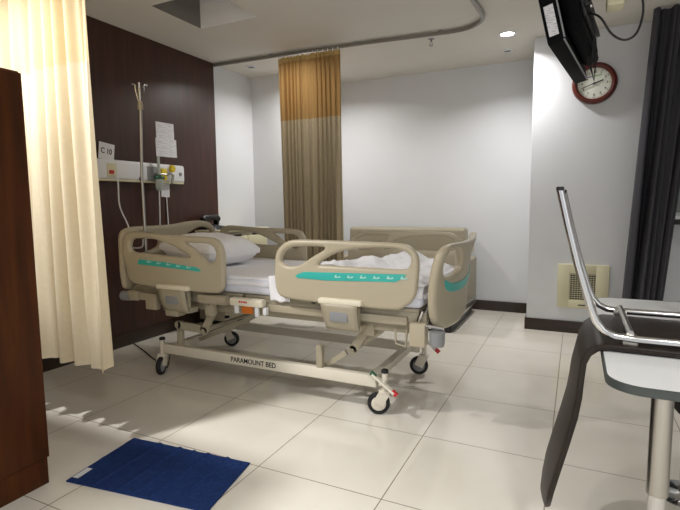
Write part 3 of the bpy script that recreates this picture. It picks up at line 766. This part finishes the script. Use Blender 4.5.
# ------------------------------------------------------------------ wall vent grille
vg = thing('wall_vent', 'square cream vent grille low on the grey wall', 'vent', (.07, YC, .22))
q = MB()
vx0, vx1, vz0, vz1 = -.135, .28, .235, .635; ix0, ix1, iz0, iz1 = -.035, .175, .31, .55
q.box(vx0, ix0, YC-.022, YC-.001, vz0, vz1, .004); q.box(ix1, vx1, YC-.022, YC-.001, vz0, vz1, .004)
q.box(ix0-.003, ix1+.003, YC-.022, YC-.001, vz0, iz0, .004); q.box(ix0-.003, ix1+.003, YC-.022, YC-.001, iz1, vz1, .004)
adopt(vg, q.build('frame', M['vent']))
q = MB(); q.box(ix0, ix1, YC-.006, YC-.001, iz0, iz1); adopt(vg, q.build('backing', M['dark'], smooth=False))
q = MB()
for k in range(12): x = ix0+.021*(k+.0)+.002; q.box(x, x+.004, YC-.018, YC-.006, iz0, iz1)
for k in range(13): z = iz0+.0192*k; q.box(ix0, ix1, YC-.0185, YC-.006, z, z+.004)
adopt(vg, q.build('grille', M['vent'], smooth=False))
q = MB(); q.box(.04, .1, YC-.024, YC-.022, .262, .272); adopt(vg, q.build('badge', M['dark'], smooth=False))

# ------------------------------------------------------------------ television on a ceiling bracket
tvr = thing('television', 'black wall television seen from its underside, high in front of the clock', 'television', (-.05, 2.5, 1.79))
P0 = Vector((-.125, 2.15, 1.802))
tm = T(*P0) @ R(-7, 'Z') @ R(-13, 'Y')                    # local: x = depth (screen at 0), y = width, z = up
Lw, Hh, Dp = .76, .47, .062
q = MB(); q.box(0, Dp, 0, Lw, 0, Hh, .006, mtx=tm); adopt(tvr, q.build('housing', M['tv']))
q = MB(); q.box(-.002, .0005, .02, Lw-.02, .04, Hh-.02, mtx=tm); adopt(tvr, q.build('screen', M['tvscreen'], smooth=False))
q = MB(); q.box(Dp-.002, Dp+.004, -.003, .0, .01, Hh-.01, mtx=tm); q.box(Dp-.004, Dp+.002, -.004, Lw, .0, .004, mtx=tm); adopt(tvr, q.build('bezel_seam', M['grey_plastic'], smooth=False))
bk = MB()
bk.box(Dp, Dp+.07, .08, Lw-.06, .05, Hh-.08, .02, mtx=tm); adopt(tvr, bk.build('rear_bulge', M['tv']))
q = MB(); q.box(.012, .047, -.0015, 0, .03, .15, mtx=tm); adopt(tvr, q.build('sticker', M['sticker'], smooth=False))
br = tvr
q = MB(); q.box(Dp+.07, Dp+.085, .12, .5, .1, .42, .003, mtx=tm)
for z in (.14, .25, .36): q.box(Dp+.085, Dp+.1, .1, .55, z-.012, z+.012, .002, mtx=tm)
adopt(br, q.build('mount_plate', M['black']))
q = MB(); c0 = tm @ Vector((Dp+.09, .28, .25)); q.tube([c0, c0+Vector((.06, 0, .02))], .022, 12); px, py = c0.x+.06, c0.y; q.tube([(px, py, c0.z-.02), (px, py, H)], .022, 14); adopt(br, q.build('pole', M['black']))
q = MB(); q.box(px-.07, px+.07, py-.07, py+.07, H-.008, H, .002); adopt(br, q.build('ceiling_plate', M['black']))
for z in (.14, .2, .3):
    q = MB(); cc_ = tm @ Vector((Dp+.1, .16, z)); q.lathe([(0, 0), (.009, 0), (.007, .006), (0, .007)], T(*cc_) @ R(90, 'Y'), 12); adopt(br, q.build('bolt', M['chrome']))
bxx = MB(); bxx.box(px+.02, px+.085, py-.05, py+.05, 1.99, 2.12, .01); bo_ = bxx.build('junction_box', M['vent']); tag(bo_, 'small cream box fixed to the television bracket pole', 'box')
q0 = tm @ Vector((Dp+.07, .2, .14))
cord('television_cable', [q0, (.05, 2.2, 1.90), (.095, 2.2, 1.83), (.14, 2.2, 1.80), (.178, 2.2, 1.82), (.195, 2.2, 1.89), (.185, 2.2, 1.96), (.15, 2.25, 2.06), (px+.0, py-.02, 2.2)], .0042, M['black'], 'black cable looping out behind the television', 'cable')
# short leads dangling behind the set
for i, (yy, dz) in enumerate(((.42, .20), (.50, .16), (.56, .22))):
    a0 = tm @ Vector((Dp+.075, yy, .16)); q = MB(); q.tube([a0, a0+Vector((.018, 0, -dz*.4)), a0+Vector((.012, .01, -dz)), a0+Vector((-.005, .01, -dz*.7))], .005, 8); adopt(tvr, q.build('lead', M['black']))

# ------------------------------------------------------------------ table and overturned chair
tb = thing('table', 'white-topped table with chrome legs at the right, holding the overturned chair', 'table', (.75, 1.8, 0))
tx0, tx1, ty0, ty1, tz = .082, 1.45, 1.325, 2.56, .75
def rrect(x0, x1, y0, y1, r, n=8):
    o = []
    for cx, cy, a0 in ((x1-r, y1-r, 0), (x0+r, y1-r, 90), (x0+r, y0+r, 180), (x1-r, y0+r, 270)):
        for k in range(n+1):
            a = math.radians(a0+90*k/n); o.append((cx+r*math.cos(a), cy+r*math.sin(a)))
    return o
def slab(name, loop, z0, z1, bev, m):
    bm = bmesh.new(); vs = [bm.verts.new((x, y, z0)) for x, y in loop]; fa = bm.faces.new(vs)
    r = bmesh.ops.extrude_face_region(bm, geom=[fa]); bmesh.ops.translate(bm, vec=(0, 0, z1-z0), verts=[v for v in r['geom'] if isinstance(v, bmesh.types.BMVert)])
    q = MB(); q.add(bm); o = q.build(name, m, angle=30); return o
adopt(tb, slab('tabletop', rrect(tx0+.004, tx1-.004, ty0+.004, ty1-.004, .08), tz-.02, tz, 0, M['laminate']))
lp = rrect(tx0, tx1, ty0, ty1, .084); li = rrect(tx0+.0045, tx1-.0045, ty0+.0045, ty1-.0045, .08)
bm = bmesh.new(); n = len(lp)
R4 = [[bm.verts.new((x, y, z)) for x, y in L_] for L_, z in ((li, tz+.0008), (lp, tz-.002), (lp, tz-.021), (li, tz-.023))]
for a in range(4):
    A_, B_ = R4[a], R4[(a+1) % 4]
    for k in range(n): bm.faces.new((A_[k], A_[(k+1) % n], B_[(k+1) % n], B_[k]))
q = MB(); q.add(bm); adopt(tb, q.build('edging', M['edge'], angle=30))
for (x, y) in ((.245, 1.64), (1.28, 1.64), (.44, 2.30), (1.28, 2.30)):
    q = MB(); q.tube([(x, y, .33), (x, y, tz-.03)], .029, 24); lg = q.build('leg', M['steel']); adopt(tb, lg)
    q = MB(); q.tube([(x, y, .0), (x, y, .34)], .024, 24); sub(lg, q.build('lower_tube', M['chrome']))
    q = MB(); q.lathe([(0, 0), (.22, 0), (.22, .008), (.06, .02), (.03, .04), (0, .04)], T(x, y, 0) @ Matrix.Scale(.5, 4), 36); sub(lg, q.build('foot', M['chrome']))

def make_chair(label, loc, rz, group=None):
    """upside-down dining chair; local origin on the table under the seat's back end; seat runs +x, back hangs down at -x"""
    ch = thing('dining_chair', label, 'chair', loc, group); ch.rotation_euler = (0, 0, rz)
    W = .44
    # shell centreline (x, z): seat to bend to backrest
    cl = [(.47, .04), (.43, .022), (.32, .012), (.2, .010), (.08, .012), (.0, .012), (-.03, .004), (-.052, -.014), (-.064, -.044), (-.068, -.09), (-.072, -.154), (-.081, -.219), (-.100, -.305), (-.124, -.406), (-.141, -.48), (-.148, -.53), (-.152, -.585)]
    pts = []
    for i in range(len(cl)-1):
        for j in range(3):
            t = j/3; pts.append((cl[i][0]*(1-t)+cl[i+1][0]*t, cl[i][1]*(1-t)+cl[i+1][1]*t))
    pts.append(cl[-1]); n = len(pts)
    q = MB(); nv = 18; rows = []
    for i, (x, z) in enumerate(pts):
        s = i/(n-1)
        e0 = min(1, i/5); e1 = min(1, (n-1-i)/7)
        hw = W/2*min(math.sqrt(max(.05, 1-(1-e0)**2))*.25+.75, math.sqrt(max(.0, 1-(1-e1)**2))*.62+.38)
        down = max(0, min(1, (-z)/.12))
        row = []
        for k in range(nv+1):
            v = -1+2*k/nv
            row.append((x-.022*down*(1-v*v), v*hw, z+(1-down)*.028*(1-v*v)))
        rows.append(row)
    V = [[q.bm.verts.new(p) for p in r] for r in rows]
    for i in range(n-1):
        for k in range(nv): q.bm.faces.new((V[i][k], V[i+1][k], V[i+1][k+1], V[i][k+1]))
    sh_ = q.build('seat_shell', M['leather'], ch, angle=60)
    sd = sh_.modifiers.new('t', 'SOLIDIFY'); sd.thickness = .018; sd.offset = 0
    bv = sh_.modifiers.new('b', 'BEVEL'); bv.width = .006; bv.segments = 2
    for s in (-1, 1):
        y = s*.205
        q = MB(); q.tube([(-.147, y, .48), (-.122, y, .373), (-.09, y, .25), (-.05, y, .12), (-.035, y, .085), (-.015, y, .06), (.015, y, .046), (.07, y, .042), (.2, y, .042), (.42, y, .042), (.45, y, .05), (.465, y, .08), (.50, y, .3), (.525, y, .48)], 0.0115, 12)
        fr = q.build('leg_frame', M['chrome'], ch, angle=60)
        for (x, dx) in ((-.147, -.004), (.525, .004)):
            q = MB(); q.box(x-.011, x+.011, y-.013, y+.013, .476, .488, .003); q.build('rubber_foot', M['rubber'], fr)
    for x in (.055, .38):
        q = MB(); q.tube([(x, -.2, .056), (x, .2, .056)], .010, 10); q.build('cross_rod', M['steel'], ch)
        for y in (-.19, .19):
            q = MB(); q.box(x-.02, x+.02, y-.02, y+.02, .02, .05, .004); q.build('seat_clamp', M['steel'], ch)
    return ch
make_chair('dark brown chair with chrome frame, upturned on the table with backrest hanging down', (.10, 1.83, tz+.001), 0, 'upturned dining chairs')
make_chair('dark brown upturned chair at the right frame edge, its backrest hanging beyond the table leg', (.645, 2.52, tz+.001), -PI/2, 'upturned dining chairs')

# ------------------------------------------------------------------ ceiling fittings and lights
def downlight(x, y, label, lit, r=.055, group=None):
    o = thing('ceiling_downlight' if lit else 'ceiling_detector', label, 'downlight' if lit else 'detector', (x, y, H), group)
    q = MB(); q.lathe([(r, 0), (r+.02, 0), (r+.018, -.006), (r, -.008)], T(x, y, H), 32, cap=False); q.bm.faces.ensure_lookup_table(); adopt(o, q.build('trim_ring', M['white_plastic']))
    q = MB(); q.lathe([(0, -.004), (r+.001, -.004), (r+.001, .002), (0, .002)], T(x, y, H), 28); adopt(o, q.build('diffuser', M['lamp'] if lit else M['grey_plastic']))
    return o
downlight(-.60, 4.64, 'lit round downlight in the ceiling near the right-hand wall corner', True)
downlight(-.66, 5.14, 'small round ceiling fitting between the lit downlight and the back wall', False, .035)
downlight(-3.18, 4.45, 'small round ceiling fitting above the bedside cabinet', False, .04)
sk = thing('sprinkler', 'small fire sprinkler head hanging from the ceiling behind the curtain rail', 'sprinkler', (-1.23, 4.47, H))
q = MB(); q.lathe([(0, H), (.03, H), (.028, H-.006), (.008, H-.008), (.008, H-.03), (0, H-.03)], T(-1.23, 4.47, .003), 16); adopt(sk, q.build('body', M['grey_plastic']))
q = MB(); q.tube([(-1.245, 4.47, H-.03), (-1.242, 4.47, H-.05), (-1.23, 4.47, H-.06), (-1.218, 4.47, H-.05), (-1.215, 4.47, H-.03)], .003, 6); q.lathe([(0, 0), (.02, 0), (.02, .003), (0, .003)], T(-1.23, 4.47, H-.064), 14); adopt(sk, q.build('deflector', M['steel']))

def area(name, x, y, z, size, power, col=(1, .982, .96), rot=(0, 0, 0), spread=180):
    l = bpy.data.lights.new(name, 'AREA'); l.shape = 'DISK'; l.size = size; l.energy = power; l.color = col; l.spread = math.radians(spread)
    o = bpy.data.objects.new(name, l); COL.objects.link(o); o.location = (x, y, z); o.rotation_euler = rot; return o
area('ward_lamp', -2.52, 1.0, H-.012, .16, 27, spread=135)
area('corner_lamp', -.60, 4.64, H-.014, .10, 9, spread=140)
area('bay_lamp', -2.50, 4.56, H-.014, .10, 10.5, spread=155)
downlight(-2.50, 4.56, 'lit round downlight hidden above the tan curtain', True)
area('soft_fill_right', .9, -.4, H-.012, .3, 26, spread=150)  # added soft fill behind the camera at right, no fixture modelled
area('soft_fill_left', -2.3, -.9, H-.012, .3, 22, spread=150)  # second added fill, unseen behind the camera at left

wd_ = bpy.data.worlds.new('world'); sc.world = wd_; wd_.use_nodes = True
wd_.node_tree.nodes['Background'].inputs[0].default_value = (.95, .97, 1, 1); wd_.node_tree.nodes['Background'].inputs[1].default_value = .42
adopt(wd, do_)
q = MB(); q.tube([(-2.0, .60, .85), (-2.0, .60, 1.05)], .008, 10); q.box(-2.017, -2.0, .594, .606, .86, .872); q.box(-2.017, -2.0, .594, .606, 1.03, 1.042); sub(do_, q.build('handle', M['steel']))
q = MB(); q.box(-2.035, -2.0165, .69, 1.266, .12, 1.725, .003)
do2 = q.build('door', M['wardrobe']); adopt(wd, do2)
# floor cable from the wall to the bed
cord('power_cable', [(-3.42, 2.95, .006), (-3.2, 2.85, .005), (-2.95, 2.72, .005), (-2.8, 2.66, .005), (-2.68, 2.6, .01), (-2.6, 2.56, .16)], .005, M['black'], 'black cable lying on the floor from wall to bed')
cord('loose_cable', [(-2.2, 3.0, .004), (-1.95, 2.95, .004), (-1.7, 2.93, .004), (-1.58, 2.97, .004), (-1.6, 3.03, .004), (-1.75, 3.05, .004)], .004, M['grey_plastic'], 'thin loop of cable on the floor beneath the bed')

# ------------------------------------------------------------------ camera
r = Vector((.90080545, .43411969, -.00946804)); u = Vector((-.03625114, .09691438, .99463232)); fw = Vector((-.43270706, .89562699, -.10303833))
cam = bpy.data.cameras.new('camera'); co = bpy.data.objects.new('camera', cam); COL.objects.link(co)
mw = Matrix((( r.x, u.x, -fw.x, 0), (r.y, u.y, -fw.y, 0), (r.z, u.z, -fw.z, 1.1924), (0, 0, 0, 1)))
co.matrix_world = mw
cam.sensor_width = 36; cam.lens = 489.05/680*36; cam.clip_start = .05
sc.camera = co
vs = sc.view_settings
vs.view_transform = 'Standard'; vs.look = 'None'; vs.gamma = 1; vs.exposure = 1.0; vs.use_curve_mapping = False
